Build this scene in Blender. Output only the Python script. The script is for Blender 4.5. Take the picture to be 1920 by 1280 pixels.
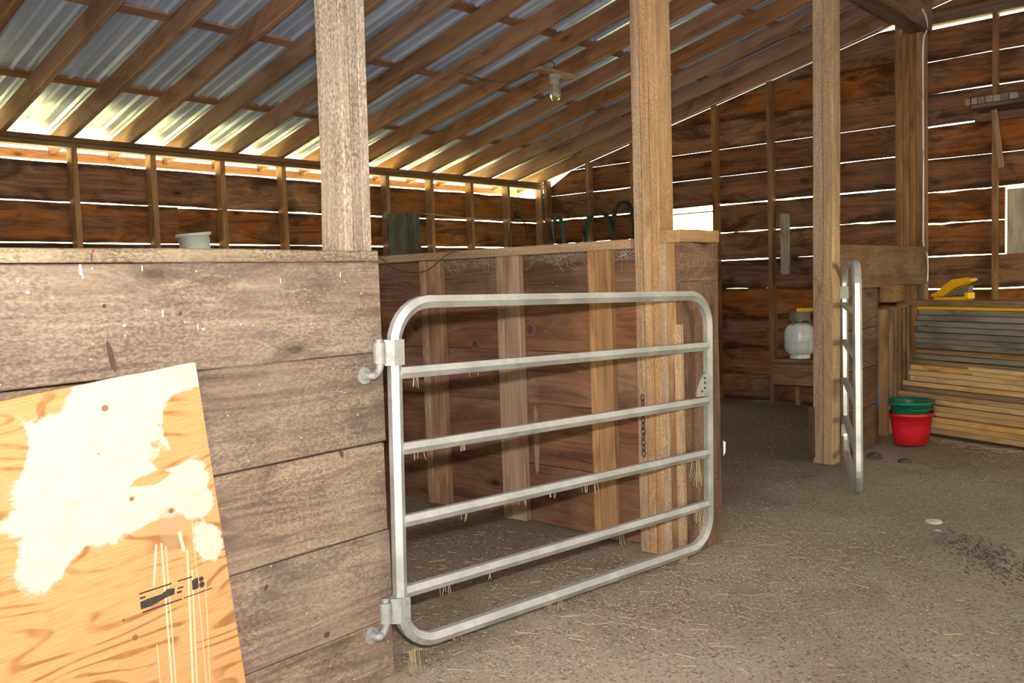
import bpy, math, random
from mathutils import Vector, Matrix, noise
R = random.Random(7)
scn = bpy.context.scene
col = scn.collection
for o in list(bpy.data.objects): bpy.data.objects.remove(o)

# ------------------------------------------------------------------ camera
CAM = Vector((0, 0, 1.4))
right = Vector((0.66204982, -0.74870448, -0.0336397))
up = Vector((0.07255341, 0.01935242, 0.99717676))
back = Vector((-0.7459397, -0.66262137, 0.06713333))
cd = bpy.data.cameras.new('camera'); cam = bpy.data.objects.new('camera', cd); col.objects.link(cam)
cd.sensor_width = 36; cd.lens = 1645 / 1920 * 36; cd.clip_start = .05; cd.clip_end = 500
m3 = Matrix((right, up, back)).transposed()
cam.matrix_world = Matrix.Translation(CAM) @ m3.to_4x4()
scn.camera = cam
# ------------------------------------------------------------------ sky, sun, camera flash, exposure
w = bpy.data.worlds.new('sky'); scn.world = w; w.use_nodes = True
nt = w.node_tree; bg = nt.nodes['Background']
bg.inputs['Color'].default_value = (.88, .95, 1, 1); bg.inputs['Strength'].default_value = 5.5
sd = bpy.data.lights.new('sun', 'SUN'); sd.energy = 110; sd.angle = .02; sd.color = (1, .93, .80)
sun = bpy.data.objects.new('sun', sd); col.objects.link(sun)
sun.rotation_euler = Vector((.15, -.50, -1)).to_track_quat('-Z', 'Y').to_euler()
fd = bpy.data.lights.new('camera_flash', 'AREA'); fd.shape = 'RECTANGLE'; fd.size = .07; fd.size_y = .045
fd.energy = 155; fd.color = (1, .97, .96); fd.spread = math.radians(170)
flash = bpy.data.objects.new('camera_flash', fd); col.objects.link(flash)
flash.matrix_world = Matrix.Translation(CAM + up * .16 - back * .02) @ m3.to_4x4()
vs = scn.view_settings
vs.view_transform = 'Standard'; vs.look = 'None'; vs.gamma = 1; vs.use_curve_mapping = False; vs.exposure = 0.0

# ------------------------------------------------------------------ node helpers
class NT:
    def __init__(s, name):
        s.m = bpy.data.materials.new(name); s.m.use_nodes = True
        s.t = s.m.node_tree; s.t.nodes.clear()
        s.out = s.t.nodes.new('ShaderNodeOutputMaterial'); s.b = s.t.nodes.new('ShaderNodeBsdfPrincipled')
        s.t.links.new(s.b.outputs[0], s.out.inputs[0])
    def n(s, typ, **k):
        x = s.t.nodes.new('ShaderNode' + typ)
        for a, v in k.items(): setattr(x, a, v)
        return x
    def put(s, sock, v):
        if isinstance(v, bpy.types.NodeSocket): s.t.links.new(v, sock)
        elif isinstance(v, (tuple, list)) and len(v) == 3 and sock.type == 'RGBA': sock.default_value = (*v, 1)
        else: sock.default_value = v
    def math(s, op, a, b=0, c=None, clamp=False):
        x = s.n('Math', operation=op, use_clamp=clamp); s.put(x.inputs[0], a); s.put(x.inputs[1], b)
        if c is not None: s.put(x.inputs[2], c)
        return x.outputs[0]
    def vm(s, op, a, b):
        x = s.n('VectorMath', operation=op); s.put(x.inputs[0], a); s.put(x.inputs[1], b); return x.outputs[0]
    def mix(s, f, a, b, blend='MIX'):
        x = s.n('MixRGB', blend_type=blend); s.put(x.inputs[0], f); s.put(x.inputs[1], a); s.put(x.inputs[2], b); return x.outputs[0]
    def noise(s, v, scale=1, detail=4, rough=.55, dist=0):
        x = s.n('TexNoise'); s.put(x.inputs['Vector'], v); x.inputs['Scale'].default_value = scale
        x.inputs['Detail'].default_value = detail; x.inputs['Roughness'].default_value = rough; x.inputs['Distortion'].default_value = dist
        return x.outputs[0]
    def vor(s, v, scale=1, rnd=1):
        x = s.n('TexVoronoi'); s.put(x.inputs['Vector'], v); x.inputs['Scale'].default_value = scale
        x.inputs['Randomness'].default_value = rnd; return x
    def ss(s, v, a, b, lo=0., hi=1.):
        x = s.n('MapRange', interpolation_type='SMOOTHSTEP'); s.put(x.inputs[0], v)
        for i, q in enumerate((a, b, lo, hi)): x.inputs[i + 1].default_value = q
        return x.outputs[0]
    def bump(s, h, strength=.3, dist=.004):
        x = s.n('Bump'); x.inputs['Strength'].default_value = strength; x.inputs['Distance'].default_value = dist
        s.put(x.inputs['Height'], h); s.t.links.new(x.outputs[0], s.b.inputs['Normal'])
    def set(s, **k):
        names = dict(color='Base Color', rough='Roughness', metal='Metallic', spec='Specular IOR Level', trans='Transmission Weight', alpha='Alpha', ior='IOR', sub='Subsurface Weight')
        for a, v in k.items(): s.put(s.b.inputs[names[a]], v)
        return s.m
def lin(r, g, b):
    f = lambda c: (c / 255 / 12.92) if c <= 10 else ((c / 255 + .055) / 1.055) ** 2.4
    return (f(r), f(g), f(b))

def wood(name, dark, mid, light, stain=(.02, .012, .007), stain_amt=.5, stain_scale=1.6, knots=.7, saw=0., flecks=0., dust=0., dustcol=(.35, .31, .26), rough=.8, var=.35, ring=.35, bump=.5, edge=0., bw=.31):
    q = NT(name)
    tc = q.n('TexCoord').outputs['Object']; oi = q.n('ObjectInfo').outputs['Random']
    off = q.n('CombineXYZ'); q.put(off.inputs[0], q.math('MULTIPLY', oi, 53.7)); q.put(off.inputs[1], q.math('MULTIPLY', oi, 91.3)); q.put(off.inputs[2], q.math('MULTIPLY', oi, 37.9))
    p = q.vm('ADD', tc, off.outputs[0])
    # knots: cells in stretched space, grain bends round them
    kv = q.vor(q.vm('MULTIPLY', p, (1.7, 4.2, 1.0)), 1.0)
    kd = kv.outputs['Distance']
    bend = q.ss(kd, .0, .35, 1, 0)
    sh = q.n('CombineXYZ'); q.put(sh.inputs[1], q.math('MULTIPLY', bend, .05))
    pb = q.vm('ADD', p, sh.outputs[0])
    big = q.noise(q.vm('MULTIPLY', pb, (.55, 7, 7)), 1, 5, .6, .8)
    fine = q.noise(q.vm('MULTIPLY', pb, (2.2, 85, 85)), 1, 3, .6)
    wv = q.math('SINE', q.math('MULTIPLY', q.noise(q.vm('MULTIPLY', pb, (.5, 4.5, 4.5)), 1, 2, .5, .5), 75))
    g = q.math('ADD', q.math('MULTIPLY', big, .75), q.math('MULTIPLY', fine, .42))
    g = q.math('ADD', g, q.math('MULTIPLY', wv, ring * .14))
    c = q.mix(q.ss(g, .36, .62), dark, mid); c = q.mix(q.ss(g, .58, .86), c, light)
    if dust: c = q.mix(q.math('MULTIPLY', q.ss(q.noise(p, 3.1, 6, .65), .42, .72), dust), c, dustcol)
    if saw:
        sw = q.noise(q.vm('MULTIPLY', p, (70, 130, 130)), 1, 5, .7, .2); pm = q.ss(q.noise(p, 3.3, 4, .6), .35, .6, .45, 1)
        c = q.mix(q.math('MULTIPLY', pm, saw), c, q.mix(q.ss(sw, .36, .66), (.0, .0, .0), (1, 1, 1)), 'SOFT_LIGHT')
    st = q.ss(q.noise(q.vm('MULTIPLY', p, (.8, 1.7, 1.7)), stain_scale, 6, .62, .7), .50, .66)
    c = q.mix(q.math('MULTIPLY', st, stain_amt), c, stain)
    if edge:                       # bark and mildew stain that follows the waney edges of each board
        sy = q.n('SeparateXYZ'); q.put(sy.inputs[0], tc)
        dd = q.math('ABSOLUTE', q.math('SUBTRACT', sy.outputs[1], bw / 2))
        dd = q.math('ADD', dd, q.math('MULTIPLY', q.math('SUBTRACT', q.noise(q.vm('MULTIPLY', p, (1.3, 5, 5)), 1.5, 6, .65), .5), .30))
        c = q.mix(q.math('MULTIPLY', q.ss(dd, .10, .17), edge), c, tuple(x * .8 for x in stain))
    if knots:
        cs = q.ss(kd, .035, .075, 1, 0); ks = q.ss(kd, .07, .16, 1, 0)
        sel = q.ss(q.n('SeparateColor').outputs[0], .5, .6)
        sc = q.n('SeparateColor'); q.put(sc.inputs[0], kv.outputs['Color']); sel = q.ss(sc.outputs[0], .45, .5)
        kr = q.math('MULTIPLY', ks, q.math('MULTIPLY', sel, knots * .6)); kc = q.math('MULTIPLY', cs, q.math('MULTIPLY', sel, knots))
        c = q.mix(kr, c, tuple(x * .55 for x in dark)); c = q.mix(kc, c, tuple(x * .25 for x in dark))
    if flecks:
        fv = q.vor(q.vm('MULTIPLY', p, (1, 1.4, 1)), 34); sc2 = q.n('SeparateColor'); q.put(sc2.inputs[0], fv.outputs['Color'])
        fl = q.math('MULTIPLY', q.ss(fv.outputs['Distance'], .07, .13, 1, 0), q.ss(sc2.outputs[1], 1 - .22 * flecks, 1 - .2 * flecks))
        c = q.mix(fl, c, (.5, .46, .4))
    hv = q.n('HueSaturation'); q.put(hv.inputs['Color'], c)
    q.put(hv.inputs['Value'], q.math('ADD', q.math('MULTIPLY', oi, var), 1 - var / 2))
    q.put(hv.inputs['Saturation'], q.math('ADD', q.math('MULTIPLY', q.math('FRACT', q.math('MULTIPLY', oi, 7.13)), .3), .85))
    hgt = q.math('ADD', q.math('MULTIPLY', fine, .6), q.math('MULTIPLY', big, .6))
    q.bump(hgt, bump, .004)
    return q.set(color=hv.outputs[0], rough=rough, spec=.25)

# albedo triples are linear
W = {}
W['panel'] = wood('wood_panel_weathered', lin(86, 71, 62), lin(113, 96, 84), lin(138, 121, 106), stain=lin(70, 58, 51), stain_amt=.55, stain_scale=3.2, saw=.42, flecks=.5, dust=.4, dustcol=lin(146, 130, 114), knots=.55, var=.12, ring=.5, bump=.8)
W['cap'] = wood('wood_cap_dusty', lin(94, 80, 67), lin(124, 108, 92), lin(146, 130, 112), stain=lin(84, 70, 58), stain_amt=.5, saw=.6, dust=.5, dustcol=lin(180, 164, 140), knots=.4, var=.1)
W['post'] = wood('wood_post_roughsawn', lin(126, 98, 74), lin(156, 126, 98), lin(178, 150, 122), stain=lin(120, 92, 70), stain_amt=.35, knots=.8, var=.16, saw=.4, flecks=.2)
W['postgrey'] = wood('wood_post_grey', lin(126, 111, 98), lin(156, 140, 125), lin(182, 166, 150), stain=lin(112, 97, 85), stain_amt=.4, knots=.3, var=.12, saw=.65, bump=.8)
W['wall'] = wood('wood_wall_orange', lin(84, 51, 31), lin(124, 77, 45), lin(152, 101, 61), stain=lin(46, 29, 20), stain_amt=.7, stain_scale=2.6, knots=.9, var=.45, dust=.15, ring=.5, edge=.8)
W['stall'] = wood('wood_stall_boards', lin(76, 48, 35), lin(114, 76, 54), lin(146, 104, 74), stain=lin(56, 39, 30), stain_amt=.55, knots=.85, var=.25, flecks=.5, dust=.4, dustcol=lin(140, 112, 88))
W['stud'] = wood('wood_stud', lin(116, 87, 64), lin(148, 115, 87), lin(174, 141, 110), stain=lin(90, 62, 42), stain_amt=.5, knots=.7, var=.3, flecks=.2)
W['rafter'] = wood('wood_rafter', lin(116, 82, 62), lin(146, 108, 82), lin(168, 130, 102), stain=lin(84, 58, 40), stain_amt=.55, knots=.7, var=.25, ring=.3)
W['beam'] = wood('wood_beam_dark', lin(72, 52, 38), lin(104, 78, 58), lin(128, 98, 74), stain=lin(50, 36, 28), stain_amt=.5, knots=.4, var=.2)
W['studfar'] = wood('wood_stud_dark', lin(96, 66, 44), lin(130, 94, 64), lin(156, 118, 84), stain=lin(66, 45, 31), stain_amt=.5, knots=.7, var=.3)
W['dirty'] = wood('wood_dirty_brown', lin(78, 54, 41), lin(106, 78, 61), lin(130, 101, 80), stain=lin(58, 41, 33), stain_amt=.5, stain_scale=2.4, knots=.6, var=.15, flecks=.6, dust=.3, dustcol=lin(136, 114, 92), saw=.5)
W['grey'] = wood('wood_weathered_grey', lin(96, 90, 85), lin(134, 127, 119), lin(164, 156, 147), stain=lin(62, 56, 52), stain_amt=.55, knots=.5, var=.4)
W['tan'] = wood('wood_lumber_tan', lin(166, 130, 88), lin(206, 168, 120), lin(224, 192, 146), stain=lin(120, 88, 58), stain_amt=.45, knots=.7, var=.35)
W['dark'] = wood('wood_dark_grey', lin(52, 52, 50), lin(76, 76, 72), lin(98, 96, 90), stain=lin(36, 34, 32), stain_amt=.5, knots=.3, var=.2)
W['lumbrown'] = wood('wood_lumber_brown', lin(108, 84, 62), lin(144, 116, 88), lin(170, 142, 110), stain=lin(80, 60, 46), stain_amt=.5, knots=.6, var=.35)

def plain(name, c, rough=.5, metal=0, spec=.5, nz=.0, nzscale=8, dirt=(.1, .08, .06), bump=0):
    q = NT(name); cc = c
    if nz:
        p = q.n('TexCoord').outputs['Object']
        nn = q.noise(p, nzscale, 5, .65); cc = q.mix(q.math('MULTIPLY', q.ss(nn, .45, .7), nz), c, dirt)
        if bump: q.bump(q.noise(p, nzscale * 6, 3), bump, .002)
    return q.set(color=cc, rough=rough, metal=metal, spec=spec)
def galv(name):
    q = NT(name); tc = q.n('TexCoord'); p = tc.outputs['Object']
    geo = q.n('NewGeometry'); sx = q.n('SeparateXYZ'); q.put(sx.inputs[0], geo.outputs['Normal'])
    nz = q.noise(p, 26, 5, .7); n2 = q.noise(p, 5, 3, .6)
    upf = q.ss(sx.outputs[2], .2, .7)     # dust settles on upward faces
    c = q.mix(q.ss(n2, .35, .7), lin(168, 170, 172), lin(204, 205, 206))
    c = q.mix(q.math('MULTIPLY', q.ss(nz, .5, .75), .35), c, lin(130, 124, 114))
    dustm = q.math('MULTIPLY', upf, q.ss(nz, .2, .62, .35, .9))
    c = q.mix(dustm, c, lin(158, 152, 142))
    q.bump(nz, .12, .002)
    return q.set(color=c, rough=q.math('ADD', .42, q.math('MULTIPLY', dustm, .4)), metal=q.math('MULTIPLY', q.math('SUBTRACT', 1, dustm), .7))
M_galv = galv('galvanised_tube')
M_zinc = plain('zinc_hardware', lin(150, 150, 148), .65, .4, nz=.5, nzscale=30, dirt=lin(110, 106, 98))
M_rust = plain('rusty_iron', lin(84, 62, 48), .7, .4, nz=.6, nzscale=40, dirt=lin(50, 34, 26))
def roofmetal():
    q = NT('roof_metal'); p = q.n('TexCoord').outputs['Object']
    nz = q.noise(q.vm('MULTIPLY', p, (1.5, .8, 1.5)), 1, 4, .6); n3 = q.noise(p, 40, 4, .7)
    c = q.mix(q.ss(nz, .35, .7), lin(176, 192, 216), lin(208, 220, 238))
    c = q.mix(q.math('MULTIPLY', q.ss(n3, .5, .8), .4), c, lin(130, 132, 136))
    return q.set(color=c, rough=.42, metal=.30)
M_roof = roofmetal()
M_red = plain('plastic_red', lin(196, 22, 34), .45, nz=.35, nzscale=7, dirt=lin(110, 20, 22))
M_green = plain('plastic_green', lin(18, 104, 76), .4, nz=.3, nzscale=9, dirt=lin(20, 60, 46))
M_white = plain('plastic_white', lin(222, 228, 232), .5, nz=.35, nzscale=12, dirt=lin(160, 160, 156))
M_tank = plain('tank_paint_white', lin(214, 218, 226), .3, nz=.35, nzscale=14, dirt=lin(150, 148, 146))
M_black = plain('black_rubber', lin(30, 30, 31), .55)
M_hose = plain('hose_green', lin(24, 62, 54), .5)
M_hose2 = plain('hose_teal', lin(34, 72, 78), .5)
M_yellow = plain('yellow_paint', lin(232, 178, 26), .5, nz=.3, nzscale=14, dirt=lin(150, 104, 30))
M_greyp = plain('grey_plastic', lin(108, 104, 98), .6, nz=.4, nzscale=12, dirt=lin(70, 64, 58))
M_blue = plain('blue_paint', lin(84, 122, 160), .6)
M_cable = plain('cable_white', lin(196, 190, 182), .6)
M_wire = plain('wire_brown', lin(92, 72, 56), .7)
M_wirey = plain('cord_yellow', lin(150, 120, 50), .7)
M_paper = plain('white_tag', lin(225, 228, 236), .6)
M_straw = plain('straw', lin(172, 154, 120), .8, nz=.5, nzscale=3, dirt=lin(142, 120, 84))
M_strawg = plain('straw_green', lin(178, 176, 84), .8)
M_chip = plain('wood_chips', lin(166, 150, 126), .9, nz=.6, nzscale=2, dirt=lin(120, 98, 74))
M_dung = plain('dark_clods', lin(84, 70, 56), .95, nz=.5, nzscale=20, dirt=lin(58, 47, 37))
M_web = plain('cobweb_grey', lin(150, 138, 124), .95)
M_ink = plain('stamp_ink', lin(38, 34, 32), .8, nz=.5, nzscale=60, dirt=lin(90, 74, 52))
M_drip = plain('dried_drip', lin(200, 178, 148), .7)
M_wrapper = plain('pale_scrap', lin(200, 196, 190), .7)

def floor_mat():
    q = NT('dirt_floor'); p = q.n('TexCoord').outputs['Object']
    a = q.noise(p, .9, 6, .6, .3); b = q.noise(p, 7, 6, .7); c = q.noise(p, 60, 5, .75); d = q.noise(p, 2.3, 5, .65, .5)
    k = q.mix(q.ss(a, .35, .65), lin(156, 142, 120), lin(172, 159, 137))
    k = q.mix(q.math('MULTIPLY', q.ss(d, .5, .72), .5), k, lin(126, 110, 89))
    k = q.mix(q.math('MULTIPLY', q.ss(b, .5, .75), .5), k, lin(182, 170, 148))
    k = q.mix(q.math('MULTIPLY', q.ss(c, .47, .62), .5), k, lin(120, 103, 86))
    # darker floor tone behind the line of the stall fronts, with a ragged edge
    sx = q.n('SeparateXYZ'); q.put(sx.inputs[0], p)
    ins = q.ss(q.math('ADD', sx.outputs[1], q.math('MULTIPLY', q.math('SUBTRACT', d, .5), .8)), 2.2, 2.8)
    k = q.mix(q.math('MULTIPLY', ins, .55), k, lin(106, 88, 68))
    fv = q.vor(p, 95); sc = q.n('SeparateColor'); q.put(sc.inputs[0], fv.outputs['Color'])
    fl = q.math('MULTIPLY', q.ss(fv.outputs['Distance'], .2, .3, 1, 0), q.ss(sc.outputs[0], .82, .86))
    k = q.mix(q.math('MULTIPLY', fl, .7), k, lin(204, 188, 158))
    f2 = q.ss(sc.outputs[1], .88, .9); k = q.mix(q.math('MULTIPLY', f2, .5), k, lin(66, 54, 42))
    q.bump(q.math('ADD', q.math('MULTIPLY', c, .5), b), .7, .012)
    return q.set(color=k, rough=.95, spec=.15)
M_floor = floor_mat()
def grass_mat():
    q = NT('grass_outside'); p = q.n('TexCoord').outputs['Object']
    k = q.mix(q.noise(p, .6, 6, .7), lin(176, 178, 110), lin(214, 206, 150)); return q.set(color=k, rough=1, spec=.1)
M_grass = grass_mat()

# ------------------------------------------------------------------ mesh helpers
WM = {}                                   # world matrix of every parent we make
def link(name, me, M=None, parent=None, **props):
    o = bpy.data.objects.new(name, me); col.objects.link(o)
    M = M or Matrix.Identity(4); WM[o] = M
    if parent is not None:
        o.parent = parent; o.matrix_basis = WM[parent].inverted() @ M
    else: o.matrix_basis = M
    for k, v in props.items():
        if v is not None: o[k] = v
    return o
def empty(name, loc=(0, 0, 0), rz=0, parent=None, **props):
    return link(name, None, Matrix.Translation(loc) @ Matrix.Rotation(rz, 4, 'Z'), parent, **props)
def mesh(vs_, fs, mat, smooth=False, name='m'):
    me = bpy.data.meshes.new(name); me.from_pydata([tuple(v) for v in vs_], [], fs); me.update()
    if mat: me.materials.append(mat)
    if smooth: me.polygons.foreach_set('use_smooth', [True] * len(me.polygons))
    return me
def T(x, y, z): return Matrix.Translation((x, y, z))
def frame(o, x, y):
    """matrix with local X along x, local Y close to y, origin o"""
    x = Vector(x).normalized(); y = Vector(y); y = (y - x * x.dot(y)).normalized(); z = x.cross(y)
    M = Matrix((x, y, z)).transposed().to_4x4(); M.translation = Vector(o); return M
_bc = {}
def board_mesh(L, Wd, Th, mat, seg=5, jit=0.0, seed=0):
    key = (round(L, 4), round(Wd, 4), round(Th, 4), mat.name, seg, jit, seed)
    if key in _bc: return _bc[key]
    r = random.Random(seed * 131 + 5); v = []; f = []
    for i in range(seg + 1):
        x = L * i / seg
        ja, jb = (r.uniform(-jit, jit), r.uniform(-jit, jit)) if jit else (0, 0)
        b = min(.004, Th * .15)
        # profile with tiny chamfers on the face side edges
        a0, a1 = ja, Wd + jb
        v += [(x, a0, 0), (x, a1, 0), (x, a1, Th - b), (x, a1 - b, Th), (x, a0 + b, Th), (x, a0, Th - b)]
    for i in range(seg):
        a = i * 6
        for k in range(6): f.append((a + k, a + (k + 1) % 6, a + 6 + (k + 1) % 6, a + 6 + k))
    f.append((5, 4, 3, 2, 1, 0)); a = seg * 6; f.append(tuple(a + k for k in range(6)))
    f = [tuple(reversed(q)) for q in f]
    me = mesh(v, f, mat); _bc[key] = me; return me
def board(name, o, xd, yd, L, Wd, Th, mat, parent=None, seg=5, jit=0., seed=0, **props):
    """o = corner; local X along xd (grain), width along yd, thickness along xd x yd"""
    return link(name, board_mesh(L, Wd, Th, mat, seg, jit, seed), frame(o, xd, yd), parent, **props)
def box(name, x0, x1, y0, y1, z0, z1, mat, parent=None, axis='x', seg=3, jit=0, seed=0, **props):
    if axis == 'x': return board(name, (x0, y1, z0), (1, 0, 0), (0, 0, 1), x1 - x0, z1 - z0, y1 - y0, mat, parent, seg, jit, seed, **props)   # faces -Y
    if axis == 'y': return board(name, (x1, y1, z0), (0, -1, 0), (0, 0, 1), y1 - y0, z1 - z0, x1 - x0, mat, parent, seg, jit, seed, **props)  # faces -X
    if axis == 'z': return board(name, (x0, y1, z0), (0, 0, 1), (1, 0, 0), z1 - z0, x1 - x0, y1 - y0, mat, parent, seg, jit, seed, **props) if False else board(name, (x1, y1, z0), (0, 0, 1), (-1, 0, 0), z1 - z0, x1 - x0, y1 - y0, mat, parent, seg, jit, seed, **props)
def sweep(path, prof, closed=False, upv=(0, 0, 1), cap=True, rad=None):
    """profile (a,b): a along side vector, b along up-ish vector"""
    v = []; f = []; n = len(path); k = len(prof); path = [Vector(p) for p in path]; upv = Vector(upv)
    for i, p in enumerate(path):
        if closed: t = path[(i + 1) % n] - path[i - 1]
        else: t = path[min(i + 1, n - 1)] - path[max(i - 1, 0)]
        t.normalize(); s = t.cross(upv)
        if s.length < 1e-4: s = t.cross(Vector((0.3, 1, 0.1)))
        s.normalize(); u = s.cross(t); r = rad[i] if rad else 1
        for a, b in prof: v.append(p + s * a * r + u * b * r)
    for i in range(n if closed else n - 1):
        for j in range(k):
            a = i * k + j; b = i * k + (j + 1) % k; c = ((i + 1) % n) * k + (j + 1) % k; d = ((i + 1) % n) * k + j
            f.append((a, b, c, d))
    if cap and not closed: f.append(tuple(range(k - 1, -1, -1))); f.append(tuple((n - 1) * k + j for j in range(k)))
    return v, f
def circ(r, n=8): return [(r * math.cos(2 * math.pi * i / n), r * math.sin(2 * math.pi * i / n)) for i in range(n)]
def tube(name, path, r, mat, parent=None, n=7, closed=False, M=None, **props):
    v, f = sweep(path, circ(r, n), closed); return link(name, mesh(v, f, mat, True), M, parent, **props)
def spline(pts, n=8):
    pts = [Vector(p) for p in pts]; out = []
    for i in range(len(pts) - 1):
        p0, p1, p2, p3 = pts[max(i - 1, 0)], pts[i], pts[i + 1], pts[min(i + 2, len(pts) - 1)]
        for k in range(n):
            t = k / n; out.append(.5 * ((2 * p1) + (p2 - p0) * t + (2 * p0 - 5 * p1 + 4 * p2 - p3) * t * t + (3 * p1 - p0 - 3 * p2 + p3) * t ** 3))
    out.append(pts[-1]); return out
def lathe(prof, n=24, cap0=False, cap1=False, sq=None):
    v = []; f = []
    for r, z in prof:
        for i in range(n):
            a = 2 * math.pi * i / n; x, y = r * math.cos(a), r * math.sin(a)
            if sq and y > sq * r: y = sq * r + (y - sq * r) * .15      # flat back
            v.append((x, y, z))
    for i in range(len(prof) - 1):
        for j in range(n):
            a = i * n + j; b = i * n + (j + 1) % n; f.append((a, b, b + n, a + n))
    if cap0: f.append(tuple(range(n - 1, -1, -1)))
    if cap1: f.append(tuple((len(prof) - 1) * n + j for j in range(n)))
    return v, f

# ------------------------------------------------------------------ the building: measures
XW, YB, Y0 = 9.10, 7.43, 2.42             # right wall, back wall, line of the stall fronts
S = .24                                   # roof rise per metre
def rb(y): return 2.70 + S * (YB - y)     # underside of the rafters
YT, YF = YB + .42, -2.6                   # eave end, front end of the roof
XL = -2.6

# floor
N = 110; fx0, fx1, fy0, fy1 = XL, XW, -2.6, YB
v = []; f = []
for j in range(N + 1):
    for i in range(N + 1):
        x = fx0 + (fx1 - fx0) * i / N; y = fy0 + (fy1 - fy0) * j / N
        z = .012 * noise.noise(Vector((x * 1.1, y * 1.1, 0))) + .006 * noise.noise(Vector((x * 4, y * 4, 3)))
        v.append((x, y, z))
for j in range(N):
    for i in range(N):
        a = j * (N + 1) + i; f.append((a, a + 1, a + N + 2, a + N + 1))
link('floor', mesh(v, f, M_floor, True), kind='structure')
# ground outside: grass that rises to a low bank in the distance
v = []; f = []; ring = [0, 2, 6, 12, 20, 32, 60, 120]; na = 40
for r_ in ring:
    for k in range(na):
        a = 2 * math.pi * k / na; x = 3.25 + math.cos(a) * (8 + r_); y = 2.4 + math.sin(a) * (8 + r_)
        v.append((x, y, -.05 + (0 if r_ < 12 else (r_ - 12) * .11)))
for i in range(len(ring) - 1):
    for k in range(na):
        a = i * na + k; b = i * na + (k + 1) % na; f.append((a, b, b + na, a + na))
c0 = len(v); v.append((3.25, 2.4, -.05))
for k in range(na): f.append((k, (k + 1) % na, c0))
f = [q if True else q for q in f]
link('ground', mesh(v, f, M_grass, True), kind='structure')

v = [(XL - .05, -5, -.03), (XL - .05, 5, -.03), (-16, 7, -.03), (-16, -7, -.03)]  # unseen grey pad, added so light bounced in at the doorway stays neutral
link('bounce_gravel', mesh(v, [(0, 1, 2, 3)], plain('gravel', lin(150, 148, 146), .95, nz=.6, nzscale=9, dirt=lin(118, 114, 110))), kind='structure')
v = [(2, -2.65, -.03), (2, -15, -.03), (14, -15, -.03), (14, -2.65, -.03)]  # second added pad, greys the light bounced in through the front opening
link('bounce_gravel', mesh(v, [(0, 1, 2, 3)], bpy.data.materials['gravel']), kind='structure')
# back wall ------------------------------------------------------------
wb = empty('wall_back', (3.2, YB, 0), kind='structure')
zs = [0, .20, .53, .86, 1.19, 1.52, 1.85, 2.18, 2.50]
for i in range(len(zs) - 1):
    xs = [XL, 1.2, 5.6, XW] if i % 2 else [XL, .4, 4.0, XW]
    for k in range(3):
        g = R.uniform(.004, .011)
        box('board', xs[k], xs[k + 1] - .004, YB + .10, YB + .125, zs[i] + .002, zs[i + 1] - (g if i < 7 else 0), W['wall'], wb, 'x', 18, .004 if i < 7 else .006, i * 3 + k)
for k in range(18):                                            # studs
    x1 = 9.09 - .665 * k
    if x1 < XL + .1: break
    box('stud', x1 - .05, x1, YB, YB + .10, 0, 2.61, W['stud'], wb, 'z', 3, .002, k % 4)
box('top_plate', XL, XW, YB - .01, YB + .10, 2.61, 2.65, W['beam'], wb, 'x', 8, .002)
box('top_plate', XL, XW, YB - .012, YB + .10, 2.652, 2.695, W['beam'], wb, 'x', 8, .002, 4)

# right wall -----------------------------------------------------------
wr = empty('wall_right', (XW, 2.4, 0), kind='structure')
def rboard(y0, y1, z0, z1, seed, jit=.0055, seg=18): box('board', XW, XW + .025, y0, y1, z0, z1, W['wall'], wr, 'y', seg, jit, seed)
WY0, WY1, WZ0, WZ1 = 4.92, 5.62, 1.33, 2.17                     # opening with blown-out daylight
zs = [0, .285, .602, .919, 1.247, 1.567, 1.88, 2.193, 2.51, 2.815, 3.12, 3.43, 3.74, 3.92]
gp = [0, -.004, -.003, -.002, .000, .005, .010, .013, .008, .006, .002, .002, 0, 0]
for i in range(len(zs) - 1):
    z0 = zs[i] + gp[i] / 2; z1 = zs[i + 1] - gp[i + 1] / 2
    ytop = YB + .1
    # top boards run into the roof slope
    lim = YB - (z1 - 2.70) / S if z1 > 2.70 else ytop
    ye = min(ytop, lim + (.25 if z1 > 2.7 else 0))
    spans = [(2.70, ye)]
    if z1 > WZ0 and z0 < WZ1:
        spans = [(2.70, WY0), (WY1, ye)]
    for k, (a, b) in enumerate(spans):
        if b - a < .1: continue
        zz0, zz1 = z0, z1
        if z1 > 2.75 and i >= 8:      # sloped cut at the roof
            yl0 = YB - (z0 - 2.699) / S; yl1 = YB - (z1 - 2.699) / S
            V = [(XW, a, z0), (XW, a, z1), (XW, min(yl1, ytop), z1), (XW, min(yl0, ytop), z0)]
            V += [(x + .025, y, z) for x, y, z in V]
            M = frame((XW, V[3][1], z0), (0, -1, 0), (0, 0, 1)); Mi = M.inverted()
            F = [(0, 1, 2, 3), (7, 6, 5, 4), (0, 4, 5, 1), (1, 5, 6, 2), (2, 6, 7, 3), (3, 7, 4, 0)]
            link('board', mesh([Mi @ Vector(p) for p in V], F, W['wall']), M, wr)
        else: rboard(a, b, zz0, zz1, i * 2 + k, .0025 if i < 4 else .0055)
# filler sections of the two boards cut by the opening are shorter; a sill strip and head strip frame it
box('window_head', XW - .01, XW + .03, WY0 - .02, WY1 + .05, 2.125, 2.14, W['stud'], wr, 'y', 2)
box('window_sill', XW - .03, XW + .03, WY0 - .02, WY1 + .02, WZ0 - .03, WZ0, W['stud'], wr, 'y', 2)
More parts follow.
